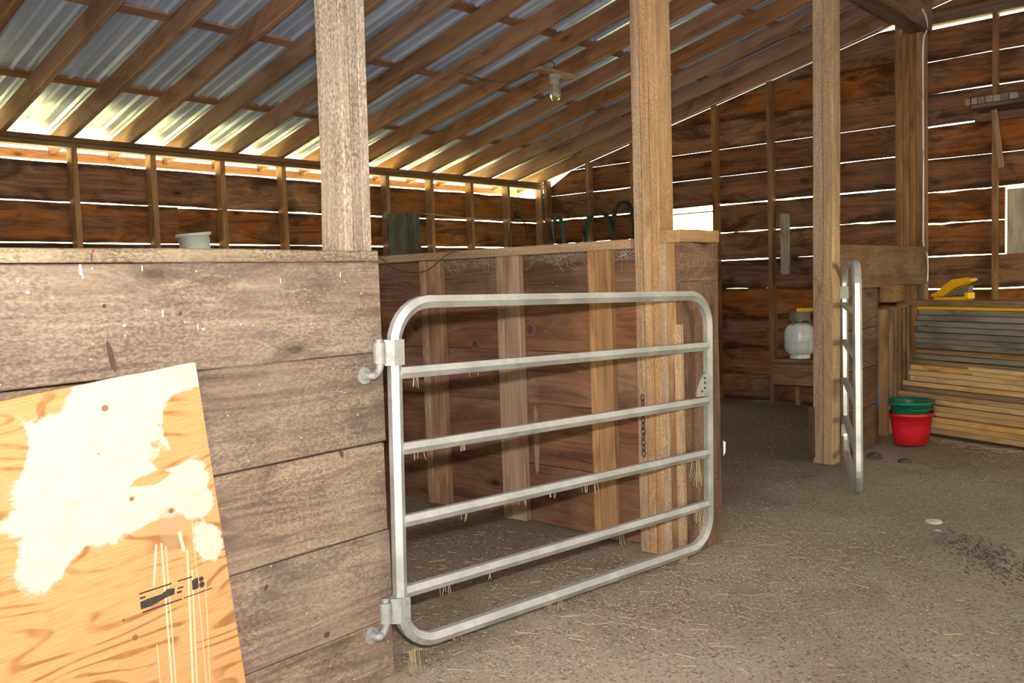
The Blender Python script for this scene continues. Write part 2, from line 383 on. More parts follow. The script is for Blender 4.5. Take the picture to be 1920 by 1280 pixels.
# nearer part of the right wall (boards on the other side of the big corner post)
zr = [0, .27, .58, .89, 1.196, 1.511, 1.825, 2.128, 2.442, 2.75, 3.058, 3.365, 3.668]
gr = [0, -.004, -.004, -.002, .009, .010, .013, .013, .003, .015, .004, .008, .0]
SY = 1.975                                                       # shutter opening starts here
for i in range(len(zr) - 1):
    z0 = zr[i] + gr[i] / 2; z1 = zr[i + 1] - gr[i + 1] / 2
    if 1.4 < (z0 + z1) / 2 < 2.1:
        rboard(SY, 2.695, z0, z1, 60 + i, .005, 8); rboard(-2.6, .95, z0, z1, 80 + i)
    elif i == len(zr) - 2:
        rboard(-2.6, 2.695, z0, z1 - .004, 60 + i, .003)
    else: rboard(-2.6, 2.695, z0, z1, 60 + i)
box('wall_plate', XW - .09, XW + .03, -2.6, 2.72, 3.69, 3.80, W['beam'], wr, 'y', 6, .002)
for i, (za, zb) in enumerate(((3.80, 4.10), (4.105, 4.42), (4.425, 4.74), (4.745, 5.06))):   # gable infill above the plate
    ya = -2.6; yb_ = YB - (za - 2.699) / S; yc = YB - (zb - 2.699) / S
    V = [(XW, ya, za), (XW, ya, zb), (XW, max(yc, ya), zb), (XW, min(yb_, 2.66), za)]
    if min(yb_, 2.66) < max(yc, ya): V[2] = (XW, min(yc, 2.66), zb)
    V[2] = (XW, max(min(yc, 2.66), ya), zb)
    if i == 0: V[3:] = [(XW, 2.698, rb(2.698)), (XW, 2.698, za)]
    n_ = len(V); V += [(x + .025, y, z) for x, y, z in V]
    M = frame((XW, 2.66, za), (0, -1, 0), (0, 0, 1)); Mi = M.inverted()
    link('board', mesh([Mi @ Vector(p) for p in V], [tuple(range(n_)), tuple(range(2 * n_ - 1, n_ - 1, -1))] + [(j, n_ + j, n_ + (j + 1) % n_, (j + 1) % n_) for j in range(n_)], W['wall']), M, wr)
def rstud(y0, y1, z1, x0=9.0, z0=0): box('stud', x0, XW, y0, y1, z0, z1, W['studfar'], wr, 'z', 3, .002, int(y0 * 10) % 5)
for y0 in (7.30, 6.62, 5.95): rstud(y0, y0 + .05, rb(y0) - .02)
rstud(4.85, 4.90, rb(4.85) - .02); rstud(5.63, 5.68, rb(5.65) - .02); rstud(4.19, 4.24, rb(4.2) - .02); rstud(3.50, 3.55, rb(3.5) - .02)
rstud(2.86, 2.91, rb(2.88) - .02)
rstud(2.02, 2.065, 3.69, 9.02); rstud(.90, .945, 3.69); rstud(-.4, -.355, 3.69); rstud(-1.7, -1.65, 3.69)
# rafter lying against the wall under the roof and a pale cable-like strip
# shutter over the second opening
sh_ = empty('window_shutter', (XW + .05, 1.5, 1.4), label='weathered grey plank shutter over the opening at the right end of wall', category='shutter')
for k in range(5):
    y1 = SY - .008 - k * .2
    box('plank', XW + .045, XW + .07, y1 - .196, y1, 1.37, 2.105, W['grey'], sh_, 'z', 4, .003, k)
box('batten', XW + .072, XW + .09, .99, 1.97, 1.55, 1.64, W['grey'], sh_, 'y', 3); box('batten', XW + .072, XW + .09, .99, 1.97, 1.85, 1.94, W['grey'], sh_, 'y', 3)

# left wall and front wall pieces (outside the picture) ----------------
wl = empty('wall_left', (XL, 2.4, 0), kind='structure')
for i in range(14):                       # unseen doorway behind the camera, added and sized to let in fill daylight
    z0 = i * .32; ye = min(YB + .1, YB - (z0 + .3 - 2.66) / S if z0 > 2.3 else 99)
    for (ya, yb_) in (((-2.6, -1.4), (1.3, ye)) if z0 < 1.9 else ((-2.6, ye),)):
        box('board', XL - .03, XL, ya, yb_, z0, z0 + .31, W['wall'], wl, 'y', 3)
wf = empty('wall_front', (3.2, -2.6, 0), kind='structure')
for i in range(15):  # unseen gap in the lower boards, added to bring daylight onto the far floor
    z0 = i * .32
    for (xa, xb) in (((XL, 3.0), (3.0, 5.3), (7.7, XW)) if z0 < 1.9 else ((XL, 3.0), (3.0, XW))):
        box('board', xa, xb, -2.63, -2.605, z0, z0 + .312, W['wall'], wf, 'x', 3, .003, i)

# roof ------------------------------------------------------------------
roof = empty('ceiling', (3.2, 2.4, 3.8), kind='structure')
sl = Vector((0, -1, S)).normalized(); RL = (Vector((0, YF, rb(YF))) - Vector((0, YT, rb(YT)))).length
up_r = Vector((1, 0, 0)).cross(sl); up_r = up_r if up_r.z > 0 else -up_r
rx = [9.095 - .5005 * k for k in range(24)]
for k, x1 in enumerate(rx):
    if x1 < XL: break
    o = Vector((x1, YT, rb(YT)))
    # local X up the slope, width = depth of the rafter, thickness toward -X
    M = frame(o, sl, up_r); zc = Vector(M.col[2][:3])
    if zc.x > 0: M = frame(o - Vector((.045, 0, 0)), sl, up_r)
    link('rafter', board_mesh(RL, .150, .045, W['rafter'], 8, .002, k % 5), M, roof)
pdep = .150
for k, yp in enumerate((6.84, 5.74, 4.76, 3.72, 2.7, 1.7, .7, -.3, -1.3, -2.3)):
    o = Vector((XW + .02, yp, rb(yp))) + up_r * (pdep + .001)
    for (xa, xb) in ((XW + .02, 4.6), (4.6, XL)):
        M = frame(Vector((xa, yp, rb(yp))) + up_r * pdep, (-1, 0, 0), sl)
        if Vector(M.col[2][:3]).z < 0: M = frame(Vector((xb, yp, rb(yp))) + up_r * pdep, (1, 0, 0), sl)
        link('purlin', board_mesh(abs(xa - xb), .09, .025, W['rafter'], 4, .002, k % 4), M, roof)
# ribbed metal sheets
SW = .80; nsh = 15
def sheet_mesh(L):
    prof = []
    for r_ in range(8):
        b = r_ * .10; h = .020 if r_ % 2 == 0 else .010
        prof += [(b, h), (b + .014, h), (b + .026, 0), (b + .084, 0)]
    prof += [(.80, .020), (.814, .020), (.826, .003)]
    v = []; f = []; n = len(prof); ns = 6
    for i in range(ns + 1):
        for a, b in prof: v.append((a, L * i / ns, b))
    for i in range(ns):
        for j in range(n - 1): f.append((i * n + j, i * n + j + 1, (i + 1) * n + j + 1, (i + 1) * n + j))
    return mesh(v, f, M_roof)
sm = sheet_mesh(RL + .08)
for k in range(nsh):
    x = XW + .12 - SW * (k + 1)
    o = Vector((x, YT + .06, rb(YT + .06))) + up_r * (pdep + .026 + .0008 * (k % 2))
    link('roof_sheet', sm, frame(o, (1, 0, 0), sl), roof)
# trim boards closing the roof edge along the right wall
for (ya, yb_) in ((YT, 2.4), (2.4, YF)):
    o = Vector((XW + .028, ya, rb(ya))) + up_r * .02; Ls = (Vector((0, yb_, rb(yb_))) - Vector((0, ya, rb(ya)))).length
    M = frame(o, sl, up_r)
    if Vector(M.col[2][:3]).x < 0: o = o + Vector((.02, 0, 0)); M = frame(o, sl, up_r)
    link('rake_trim', board_mesh(Ls, .16, .02, W['rafter'], 4, .002, 3), M, roof)
# fascia at the eave
box('fascia', XL, XW + .05, YT + .0, YT + .025, rb(YT) - .035, rb(YT) + .04, W['tan'], roof, 'x', 6, .002)

# beam along the stall fronts -------------------------------------------
bm_ = empty('roof_beam', (5, 2.6, 3.5), label='dark built-up beam along the tops of the stall posts, under the rafters', category='beam')
for k in range(3):
    box('beam_ply', XL, 8.62, 2.46 + k * .055, 2.513 + k * .055, 3.52, rb(2.5) - .005, W['beam'], bm_, 'x', 8, .002, k)

# ------------------------------------------------------------------ posts
def post(name, label, x0, x1, y0, y1, z0, z1, nply, mat, mat2=None, lean=(0, 0), axis='y', wane=None, z0s=None):
    """built-up post: plies side by side along 'axis'"""
    e = empty(name, ((x0 + x1) / 2, (y0 + y1) / 2, z0), label=label, category='post', group='stall posts')
    d = Vector((lean[0], lean[1], z1 - z0))
    for k in range(nply):
        mt = mat2 if (mat2 and k == nply - 1) else mat
        zz = z0 + (R.uniform(0, .004))
        j = .0022
        if axis == 'y':
            a = y0 + (y1 - y0) * k / nply; b = y0 + (y1 - y0) * (k + 1) / nply - .002
            o = (x0 + R.uniform(0, .006), a, zz); wd = x1 - x0; 
            M = frame((x0 + R.uniform(0, .006), a, zz), d, (0, 1, 0))    # width along y, thickness toward +-x
            zc = Vector(M.col[2][:3])
            if zc.x < 0: M = frame((x1, a, zz), d, (0, 1, 0))
            link('ply', board_mesh(d.length, b - a, wd - .006, mt, 10, wane if (wane and k == nply - 1) else j, k + 3), M, e)
        else:
            a = x0 + (x1 - x0) * k / nply; b = x0 + (x1 - x0) * (k + 1) / nply - .002
            M = frame((b, y1, zz), d, (-1, 0, 0))
            if Vector(M.col[2][:3]).y > 0: M = frame((b, y0 + R.uniform(0, .004), zz), d, (-1, 0, 0))
            link('ply', board_mesh(d.length, b - a, y1 - y0 - .004, mt, 10, wane if (wane and k == 0) else j, k + 3), M, e)
    return e
ZB = 3.515
post('stall_post', 'pale grey built-up post rising above the near panel, closest post', 1.866, 1.985, 2.425, 2.56, 0, ZB, 3, W['postgrey'], None, (.06, 0), 'x', .006)
p2 = post('stall_post', 'tan built-up post behind the free end of the near gate', 3.72, 3.86, 2.325, 2.475, 0, ZB, 3, W['post'], None, (.03, .01), 'y')
p3 = post('stall_post', 'tan squared post beside the open far gate', 6.20, 6.34, 2.45, 2.60, 0, ZB, 2, W['post'], None, (.08, .0), 'y')
p4 = post('corner_post', 'reddish built-up post under the end of the roof beam', 8.50, 8.66, 2.51, 2.745, 0, ZB, 4, W['studfar'], None, (.0, .0), 'y')

# ------------------------------------------------------------------ near panel (stall front)
np_ = empty('plank_stall_front', (1.0, Y0, 0), label='weathered brown plank panel in the left foreground with a dusty top rail', category='stall panel')
zz = [0.0, .215, .537, .853, 1.172, 1.488]
for i in range(5):
    xe = 1.998 + R.uniform(-.008, .008)
    box('board', -1.6, xe, Y0 - .028, Y0, zz[i] + .0015, zz[i + 1] - .0015, W['panel'], np_, 'x', 14, .0025, 200 + i)
box('top_rail', -1.6, 1.996, Y0 - .034, Y0 + .004, 1.490, 1.528, W['cap'], np_, 'x', 14, .002, 210)
for x in (.4, -.8): box('stud', x, x + .05, Y0 + .001, Y0 + .1, 0, 1.487, W['stud'], np_, 'z', 2)
# ------------------------------------------------------------------ short panel right of post 2
sp = empty('plank_stall_front', (3.9, 2.23, 0), label='short brown plank panel between the near gate end and the far stall doorway', category='stall panel')
box('board', 3.735, 4.108, 2.212, 2.235, 0, 1.3735, W['dirty'], sp, 'z', 8, .003, 301)
box('board', 3.735, 4.108, 2.212, 2.235, 1.374, 1.565, W['dirty'], sp, 'x', 6, .003, 302)
box('top_rail', 3.73, 4.112, 2.205, 2.32, 1.567, 1.63, W['lumbrown'], sp, 'x', 4, .002, 303)
box('stud', 4.06, 4.12, 2.237, 2.318, 0, 1.565, W['stud'], sp, 'z', 3)
box('backing', 3.81, 4.05, 2.2365, 2.26, 1.32, 1.43, W['dirty'], sp, 'x', 2)
box('slat', 3.715, 3.80, 2.280, 2.318, 0, 1.565, W['post'], sp, 'z', 8, .002, 304)
box('slat', 3.720, 3.80, 2.237, 2.278, 0, 1.565, W['stud'], sp, 'z', 8, .002, 305)
box('slat', 3.700, 3.733, 2.200, 2.234, 0, 1.17, W['post'], sp, 'z', 8, .002, 306)
# ------------------------------------------------------------------ partition between the two stalls
pt = empty('stall_partition', (3.76, 4.9, 0), label='reddish plank partition with tan studs behind the near gate', category='partition')
zp_ = [.02, .36, .71, 1.01, 1.30, 1.548]
for i in range(5):
    box('board', 3.785, 3.81, 2.48, 5.0, zp_[i], zp_[i + 1] - .002, W['stall'], pt, 'y', 8, .0015, 400 + i)
    box('board', 3.785, 3.81, 5.002, YB - .01, zp_[i], zp_[i + 1] - .002, W['stall'], pt, 'y', 8, .0015, 410 + i)
box('top_rail', 3.715, 3.82, 2.48, YB - .012, 1.55, 1.597, W['post'], pt, 'y', 10, .002, 420)
for (a, b, c) in ((3.89, 4.06, 2), (3.255, 3.415, 2), (2.625, 2.76, 2), (4.6, 4.69, 1), (5.3, 5.39, 1), (6, 6.09, 1), (6.7, 6.79, 1)):
    if c == 2:
        mid = a + (b - a) * .72
        box('stud', 3.735, 3.783, a, mid - .002, .03, 1.548, W['stud'], pt, 'z', 4, .002, int(a * 7) % 9)
        box('stud', 3.725, 3.783, mid, b, .03, 1.548, W['stud'], pt, 'z', 4, .002, int(b * 7) % 9)
    else: box('stud', 3.735, 3.783, a, b, .03, 1.548, W['stud'], pt, 'z', 4, .002, 1)
# ------------------------------------------------------------------ far panel with the open gate
fp = empty('plank_stall_front', (7.4, 2.5, 0), label='dark plank stall front behind the open far gate', category='stall panel')
zq = [0, .33, .64, .95, 1.26, 1.60]
for i in range(5):
    box('board', 6.385, 8.495 if i == 4 else 7.22, 2.475, 2.50, zq[i] + .001, zq[i + 1] - .002, W['dirty'], fp, 'x', 6, .002, 500 + i)
box('stud', 7.15, 7.20, 2.502, 2.6, 0, 1.6, W['stud'], fp, 'z', 2)
# ------------------------------------------------------------------ tube gates
HEX = [(.026 * math.cos(math.radians(60 * i)), .026 * math.sin(math.radians(60 * i))) for i in range(6)]
def gate(hinge, free, z0, Hh, zr_, roll, label, group, r=.15):
    h = Vector((*hinge, z0)); d = Vector((free[0] - hinge[0], free[1] - hinge[1], 0)); L = d.length
    ang = math.atan2(d.y, d.x)
    e = link('tube_gate', None, T(*h) @ Matrix.Rotation(ang, 4, 'Z') @ Matrix.Rotation(roll, 4, 'Y'), None, label=label, category='gate', group=group)
    E = WM[e]
    pts = []
    for (cx, cz, a0) in ((r, r, 180), (L - r, r, 270), (L - r, Hh - r, 0), (r, Hh - r, 90)):
        for k in range(8): a = math.radians(a0 + 90 * k / 7); pts.append((cx + r * math.cos(a), 0, cz + r * math.sin(a)))
    v, f = sweep(pts, [(b, a) for a, b in HEX][::-1], True, (0, 1, 0))
    # profile turned so that one ridge faces the viewer
    v, f = sweep(pts, HEX, True, (0, 1, 0)); 
    v = []; n = len(pts)
    P = [Vector(p) for p in pts]
    for i in range(n):
        t = (P[(i + 1) % n] - P[i - 1]).normalized(); side = Vector((0, 1, 0)); u = t.cross(side)
        for a, b in HEX: v.append(P[i] + side * a + u * b)
    link('frame', mesh(v, f, M_galv), E, e)
    for z in zr_:
        hx = [(a * .9, b * .9) for a, b in HEX]; v = []
        for x in (.018, L - .018):
            for a, b in hx: v.append((x, a, z + b))
        f2 = [(j, (j + 1) % 6, 6 + (j + 1) % 6, 6 + j) for j in range(6)] + [tuple(range(5, -1, -1)), tuple(range(6, 12))]
        link('rail', mesh(v, f2, M_galv), E, e)
    return e, E, L
def hinge_strap(e, E, z, sgn=1):
    """strap wrapped round the stile with a barrel beside it"""
    st = [(-.018, -.029), (.024, -.029), (.024, .029), (-.018, .029), (-.045, .008), (-.045, -.008)]
    n = 6; v = [(a, b, z - .045) for a, b in st] + [(a, b, z + .045) for a, b in st]
    f = [(j, (j + 1) % n, n + (j + 1) % n, n + j) for j in range(n)] + [tuple(range(n - 1, -1, -1)), tuple(range(n, 2 * n))]
    o = link('hinge_strap', mesh(v, f, M_zinc), E, e)
    v, f = lathe([(.014, -.036), (.022, -.036), (.022, .036), (.014, .036), (.014, -.036)], 14)
    link('barrel', mesh(v, f, M_zinc, False), E @ T(-.062, 0, z), o)
g1, E1, L1 = gate((2.000, 2.355), (3.845, 2.145), .11, 1.235, (.20, .455, .715, .985), .022, 'silver tube gate across the near stall opening', None)
hinge_strap(g1, E1, .145); hinge_strap(g1, E1, 1.06)
# latch plate with bolts in the corner of the free stile
v = []; pl = [(0, 0), (0, .115), (-.022, .108), (-.05, .075), (-.072, .03), (-.078, 0)]; n = len(pl)
v = [(L1 - .018 + a, -.004, .742 + b) for a, b in pl] + [(L1 - .018 + a, .004, .742 + b) for a, b in pl]
lp = link('latch_plate', mesh(v, [tuple(range(n)), tuple(range(2 * n - 1, n - 1, -1))] + [(j, n + j, n + (j + 1) % n, (j + 1) % n) for j in range(n)], M_zinc), E1, g1)
for a, b in ((-.02, .09), (-.018, .065), (-.018, .04), (-.04, .025)):
    vv, ff = lathe([(.0055, 0), (.0055, .004)], 8, True, True)
    link('bolt', mesh(vv, ff, M_rust), E1 @ T(L1 - .018 + a, -.0042, .742 + b) @ Matrix.Rotation(math.radians(90), 4, 'X'), lp)
g2, E2, L2 = gate((6.395, 2.43), (5.15, 1.882), .075, 1.365, (.25, .53, .81, 1.08), 0, 'silver tube gate standing open edge-on beside the tan post', None)
hinge_strap(g2, E2, .16); hinge_strap(g2, E2, 1.17)
# hinge pins screwed into the near panel
for k, z in enumerate((1.165, .255)):
    hx = E1 @ Vector((-.062, 0, 1.06 if k == 0 else .145))
    path = spline([(hx.x - .045, Y0 - .026, hx.z - .075), (hx.x - .04, hx.y - .004, hx.z - .075), (hx.x - .02, hx.y, hx.z - .073), (hx.x - .003, hx.y, hx.z - .055), (hx.x, hx.y, hx.z - .03), (hx.x, hx.y, hx.z + .05)], 5)
    hp = tube('hinge_pin', path, .0135, M_zinc, np_, 10)
    vv, ff = lathe([(.0, 0), (.030, 0), (.030, .004), (.016, .004), (.016, .014), (0, .014)], 12)
    link('washer', mesh(vv, ff, M_zinc), T(hx.x - .045, Y0 - .0285, hx.z - .075) @ Matrix.Rotation(math.radians(90), 4, 'X'), hp)
for z in (.235, 1.245):
    hx = E2 @ Vector((-.062, 0, z - .075))
    tube('hinge_pin', [(hx.x + .01, 2.474, hx.z - .06), (hx.x, hx.y, hx.z - .06), (hx.x, hx.y, hx.z + .05)], .0105, M_zinc, fp, 8)

# straw wisps caught on the rails (too many to count)
def wisps(parent, E, spots, mat, name, seed):
    r = random.Random(seed); V = []; F = []
    for (x, z, n_, ln) in spots:
        for _ in range(n_):
            p = Vector((x + r.uniform(-.02, .02), r.uniform(-.02, .01), z - .02)); pts = [p]
            a = r.uniform(-.5, .5)
            for k in range(5):
                a += r.uniform(-.5, .5); p = p + Vector((math.sin(a) * .3, r.uniform(-.2, .2), -1)) * (ln * r.uniform(.4, 1) / 5); pts.append(p)
            v, f = sweep(pts, circ(.0012, 3), False, (0, 1, 0)); b = len(V); V += v; F += [tuple(q + b for q in t) for t in f]
    link(name, mesh(V, F, mat), E, parent, kind='stuff')
sp_ = [(L1 - .13, .455, 7, .12), (L1 - .09, .455, 7, .17), (L1 - .11, .2, 6, .07), (L1 - .08, .2, 4, .24), (L1 - .05, .2, 5, .1), (.95, .455, 5, .05), (1.02, .455, 3, .07), (.75, .455, 5, .03), (.6, .455, 3, .03), (.3, .455, 3, .04), (.42, .2, 4, .03), (.25, .0, 4, .03), (.8, 0., 6, .06), (.74, 0, 4, .04), (.3, .715, 5, .035), (.09, .715, 4, .04), (.09, .985, 4, .05), (.2, .2, 5, .05), (.05, .0, 18, .11), (.35, .985, 2, .02), (1.2, .2, 3, .07)]
wisps(g1, E1, sp_, M_straw, 'straw_wisps', 3)

# ------------------------------------------------------------------ plywood sheet leaning on the panel
PX = Vector((.9952, 0, .0976)); PZ = Vector((-.0976, .012, .9952)).normalized()
TRc = Vector((1.287, 2.388, 1.201)); PWd, PH = 1.22, 1.075
def ply_mat():
    q = NT('plywood_weathered'); p = q.n('TexCoord').outputs['Object']
    sx = q.n('SeparateXYZ'); q.put(sx.inputs[0], p); X_, Y_ = sx.outputs[0], sx.outputs[1]
    nb = q.noise(q.vm('MULTIPLY', p, (5, 8, 0)), 1, 6, .68, .3)
    def loc(wx, wz):
        d = Vector((wx, 0, wz)) - Vector((TRc.x, 0, TRc.z)); return PWd + d.dot(Vector((PX.x, 0, PX.z))), PH + d.dot(Vector((PZ.x, 0, PZ.z)))
    def ell(wx, wz, rx, rz):
        cx, cy = loc(wx, wz)
        a = q.math('DIVIDE', q.math('SUBTRACT', X_, cx), rx); b = q.math('DIVIDE', q.math('SUBTRACT', Y_, cy), rz)
        return q.math('SUBTRACT', 1, q.math('SQRT', q.math('ADD', q.math('MULTIPLY', a, a), q.math('MULTIPLY', b, b))))
    m = None
    for e in ((.97, .99, .20, .19), (1.05, 1.12, .19, .12), (.88, .86, .12, .17), (.84, .74, .075, .08), (1.07, .86, .13, .10), (1.20, .86, .11, .08), (1.29, .66, .045, .07), (1.0, .80, .10, .08), (1.23, 1.16, .10, .05), (1.27, .80, .05, .05), (.4, .7, .25, .3)):
        x = ell(*e); m = x if m is None else q.math('MAXIMUM', m, x)
    for e in ((1.235, 1.02, .06, .10), (1.12, .885, .10, .022), (.785, 1.03, .05, .085), (1.2, .93, .06, .03)):
        m = q.math('SUBTRACT', m, q.math('MULTIPLY', q.math('MAXIMUM', ell(*e), 0), 1.5))
    mask = q.ss(q.math('ADD', m, q.math('MULTIPLY', q.math('SUBTRACT', nb, .5), 2.2)), -.05, .16)
    # face veneer: cathedral contours
    g = q.noise(q.vm('MULTIPLY', p, (1.5, 5.5, 0)), 1, 2, .45, .35)
    ph = q.math('ADD', q.math('MULTIPLY', g, 64), q.math('MULTIPLY', Y_, 90))
    wv = q.math('SINE', ph); line = q.ss(wv, .45, .95); fine = q.noise(q.vm('MULTIPLY', p, (9, 240, 0)), 1, 3, .6)
    vary = q.ss(q.noise(p, 7, 3), .35, .6)
    c = q.mix(q.ss(fine, .3, .7), lin(174, 124, 78), lin(188, 142, 94))
    c = q.mix(q.math('MULTIPLY', line, q.math('MULTIPLY', vary, .9)), c, lin(134, 88, 46))
    pale = q.mix(q.ss(q.noise(q.vm('MULTIPLY', p, (20, 60, 0)), 1, 5, .7), .35, .75), lin(188, 175, 162), lin(174, 159, 144))
    pale = q.mix(q.math('MULTIPLY', q.ss(q.noise(p, 9, 5, .7), .55, .72), .5), pale, lin(188, 150, 108))
    c = q.mix(mask, c, pale)
    # grey mould stain and knots
    gs = q.ss(q.math('ADD', ell(1.18, .735, .045, .07), q.math('MULTIPLY', q.math('SUBTRACT', nb, .5), 1.4)), .1, .35)
    c = q.mix(q.math('MULTIPLY', gs, .45), c, lin(150, 128, 108))
    for (wx, wz, r_) in ((1.185, .785, .009), (1.075, .842, .0075), (1.02, 1.1, .011), (1.058, .458, .010), (1.03, .515, .006), (.995, .98, .003)):
        k = q.ss(ell(wx, wz, r_, r_ * .9), 0, .25); ring_ = q.ss(ell(wx, wz, r_ * 1.8, r_ * 1.5), 0, .6)
        c = q.mix(q.math('MULTIPLY', ring_, .4), c, lin(190, 128, 70)); c = q.mix(q.math('MULTIPLY', k, .8), c, lin(110, 66, 40))
    q.bump(fine, .15, .001)
    return q.set(color=c, rough=.7, spec=.3)
pw = empty('plywood_sheet', (TRc.x - .6, 2.37, 0), label='offcut sheet of orange and bleached plywood leaning on the near panel', category='plywood')
po = TRc - PX * PWd - PZ * PH
board('sheet', po + PX.cross(PZ) * -.0 , PX, PZ, PWd, PH, .0125, ply_mat(), pw, 24, .0012, 3)
PN = PX.cross(PZ); PN = PN if PN.y < 0 else -PN
def onply(wx, wz, off=.0):
    t = (wz - TRc.z) / PZ.z
    return Vector((wx, TRc.y + (wz - TRc.z) * PZ.y / PZ.z, wz)) + PN * (.0125 + off)
def decal(name, quad, mat, off=.0006):
    q4 = [onply(*a, off) for a in quad]; b4 = [onply(*a, -.0006) for a in quad]
    n = len(q4)
    f = [tuple(range(n)), tuple(range(2 * n - 1, n - 1, -1))] + [(j, n + j, n + (j + 1) % n, (j + 1) % n) for j in range(n)]
    link(name, mesh(q4 + b4, f, mat), None, pw)
def bar(x0, x1, z0, z1, tz=.0): decal('ink_mark', [(x0, z0), (x1, z0 + tz), (x1, z1 + tz), (x0, z1)], M_ink)
bar(1.078, 1.172, .573, .577, .003); bar(1.19, 1.235, .577, .581, .001); bar(1.082, 1.20, .519, .523, .004); bar(1.205, 1.295, .524, .527, .004)
decal('ink_mark', [(1.079, .531), (1.11, .531), (1.15, .542), (1.178, .545), (1.18, .562), (1.16, .566), (1.14, .556), (1.10, .555), (1.079, .552)], M_ink)
bar(1.079, 1.094, .559, .565); bar(1.186, 1.20, .544, .550); bar(1.189, 1.206, .556, .561)
# stencilled letter block at the right end of the stamp
decal('ink_mark', [(1.233, .541), (1.252, .541), (1.252, .574), (1.233, .570)], M_ink)
for (x, z, r_) in ((1.262, .566, .0075), (1.263, .549, .009)):
    ring_o = [(x + r_ * math.cos(a * .7), z + r_ * math.sin(a * .7)) for a in range(9)]
    decal('ink_mark', ring_o, M_ink)
for (xa, za, xb, zb, wd) in ((1.135, .70, 1.12, .585, .006), (1.15, .70, 1.155, .12, .005), (1.162, .69, 1.166, .12, .003), (1.225, .66, 1.212, .12, .006), (1.236, .60, 1.225, .12, .004), (1.275, .56, 1.268, .2, .002), (1.205, .72, 1.215, .66, .010), (1.245, .76, 1.262, .10, .002), (1.118, .42, 1.122, .12, .002)):
    decal('drip', [(xa - wd / 2, za), (xb - wd / 2, zb), (xb + wd / 2, zb), (xa + wd / 2, za)], M_drip, .0004)

# ------------------------------------------------------------------ lumber stack by the right wall
A0 = math.radians(66)
base = Vector((7.47, 1.50))
cols = ['tan', 'tan', 'tan', 'tan', 'tan', 'tan', 'tan', 'lumbrown', 'tan', 'tan', 'tan', 'tan', 'lumbrown', 'grey', 'lumbrown', 'grey', 'grey', 'grey', 'grey', 'grey', 'grey', 'grey']
ends = [1.02, 1.02, 1.03, 1.03, 1.10, 1.12, 1.13, 1.08, 1.1, 1.04, 1.03, 1.03, 1.0, 1.01, 1.0, 1.02, 1.0, 1.01, 1.0, 1.02, 1.0, 1.01]
z = .02
ORD = ['lowest', 'second', 'third', 'fourth', 'fifth', 'sixth', 'seventh', 'eighth', 'ninth', 'tenth', 'eleventh', 'twelfth', 'thirteenth', 'fourteenth', 'fifteenth', 'sixteenth', 'seventeenth', 'eighteenth', 'nineteenth', 'twentieth', 'twenty-first', 'twenty-second']
for i, cn in enumerate(cols):
    a = A0 + math.radians(3.0 - i * .3) + math.radians(R.uniform(-.6, .6))
    th = .0435 + R.uniform(-.003, .003)
    d = Vector((math.cos(a), math.sin(a), 0)); nrm = Vector((-d.y, d.x, 0))       # nrm points to the viewer side
    o = base + Vector((0, 0)); st = Vector((o.x, o.y, z)) + d * ends[i] + nrm * R.uniform(-.022, .008)
    lb = 'long ' + {'tan': 'tan', 'lumbrown': 'brown', 'grey': 'weathered grey'}[cn] + ' board lying ' + ORD[i] + (' in the lumber stack, on the floor' if i == 0 else ' from the floor in the lumber stack')
    M = frame(st, -d, (0, 0, 1))
    zc = Vector(M.col[2][:3]).xy.to_3d()
    M = frame(st - nrm * .28, -d, (0, 0, 1)) if zc.dot(nrm) > 0 else frame(st, -d, (0, 0, 1))
    link('lumber_board', board_mesh(2.9, th, .28, W[cn], 6, .0015, i % 5), M, None, label=lb, category='board', group='boards of the lumber stack')
    z += th + .0035
dtop = Vector((math.cos(A0 - .06), math.sin(A0 - .06), 0)); ntop = Vector((-dtop.y, dtop.x, 0))
def lay(name, t0, L, z0, th, wd, off, mat, **props):
    st = Vector((base.x, base.y, z0)) + dtop * t0 + ntop * off
    return link(name, board_mesh(L, th, wd, mat, 4, .001, 2), frame(st - ntop * wd, -dtop, (0, 0, 1)) if Vector(frame(st, -dtop, (0, 0, 1)).col[2][:3]).dot(ntop) > 0 else frame(st, -dtop, (0, 0, 1)), None, **props)
zt = z
lay('yellow_batten', 1.0, 2.8, zt, .026, .27, .004, M_yellow, label='long yellow painted strip near the top of the lumber stack', category='strip')
lay('lumber_board', 1.07, 2.9, zt + .028, .048, .30, .016, W['lumbrown'], label='broad brown board lying on top of the lumber stack', category='board', group='boards of the lumber stack')
ZTOP = zt + .076
lay('lumber_offcut', .42, 1.6, .575, .034, .05, .075, W['tan'], label='upper of two short pale battens propped at the front of lumber stack', category='batten')
lay('lumber_offcut', .38, 1.6, .540, .034, .05, .075, W['tan'], label='lower of two short pale battens propped at the front of lumber stack', category='batten')
# short boards standing on end behind the stack's left end
for i in range(6):
    x = 7.545 + .118 * i; hgt = 1.09 + R.uniform(-.03, .02) - (.0 if i else .0)
    d = Vector((.045 + R.uniform(-.01, .01), R.uniform(0, .02), hgt))
    M = frame((x, 2.515, .005), d, (1, 0, 0))
    if Vector(M.col[2][:3]).y < 0: M = frame((x, 2.60, .005), d, (1, 0, 0))
    link('standing_board', board_mesh(d.length, .036, .085, W['lumbrown' if i % 3 else 'stud'], 4, .002, i), M, None,
         label=['leftmost', 'second from left', 'third from left', 'third from right', 'second from right', 'rightmost'][i] + ' of the short boards standing on end behind the bucket', category='board', group='boards standing beside the lumber stack')
bk = box('wood_block', 7.70, 8.03, 2.512, 2.62, 1.125, 1.25, W['stud'], None, 'x', 2, .001, 5, label='reddish wooden block resting on the standing boards', category='block')
box('wood_block', 7.66, 7.95, 2.505, 2.60, 1.2515, 1.275, W['tan'], None, 'x', 2, .001, 6, label='thin tan offcut lying on the reddish wooden block', category='offcut')
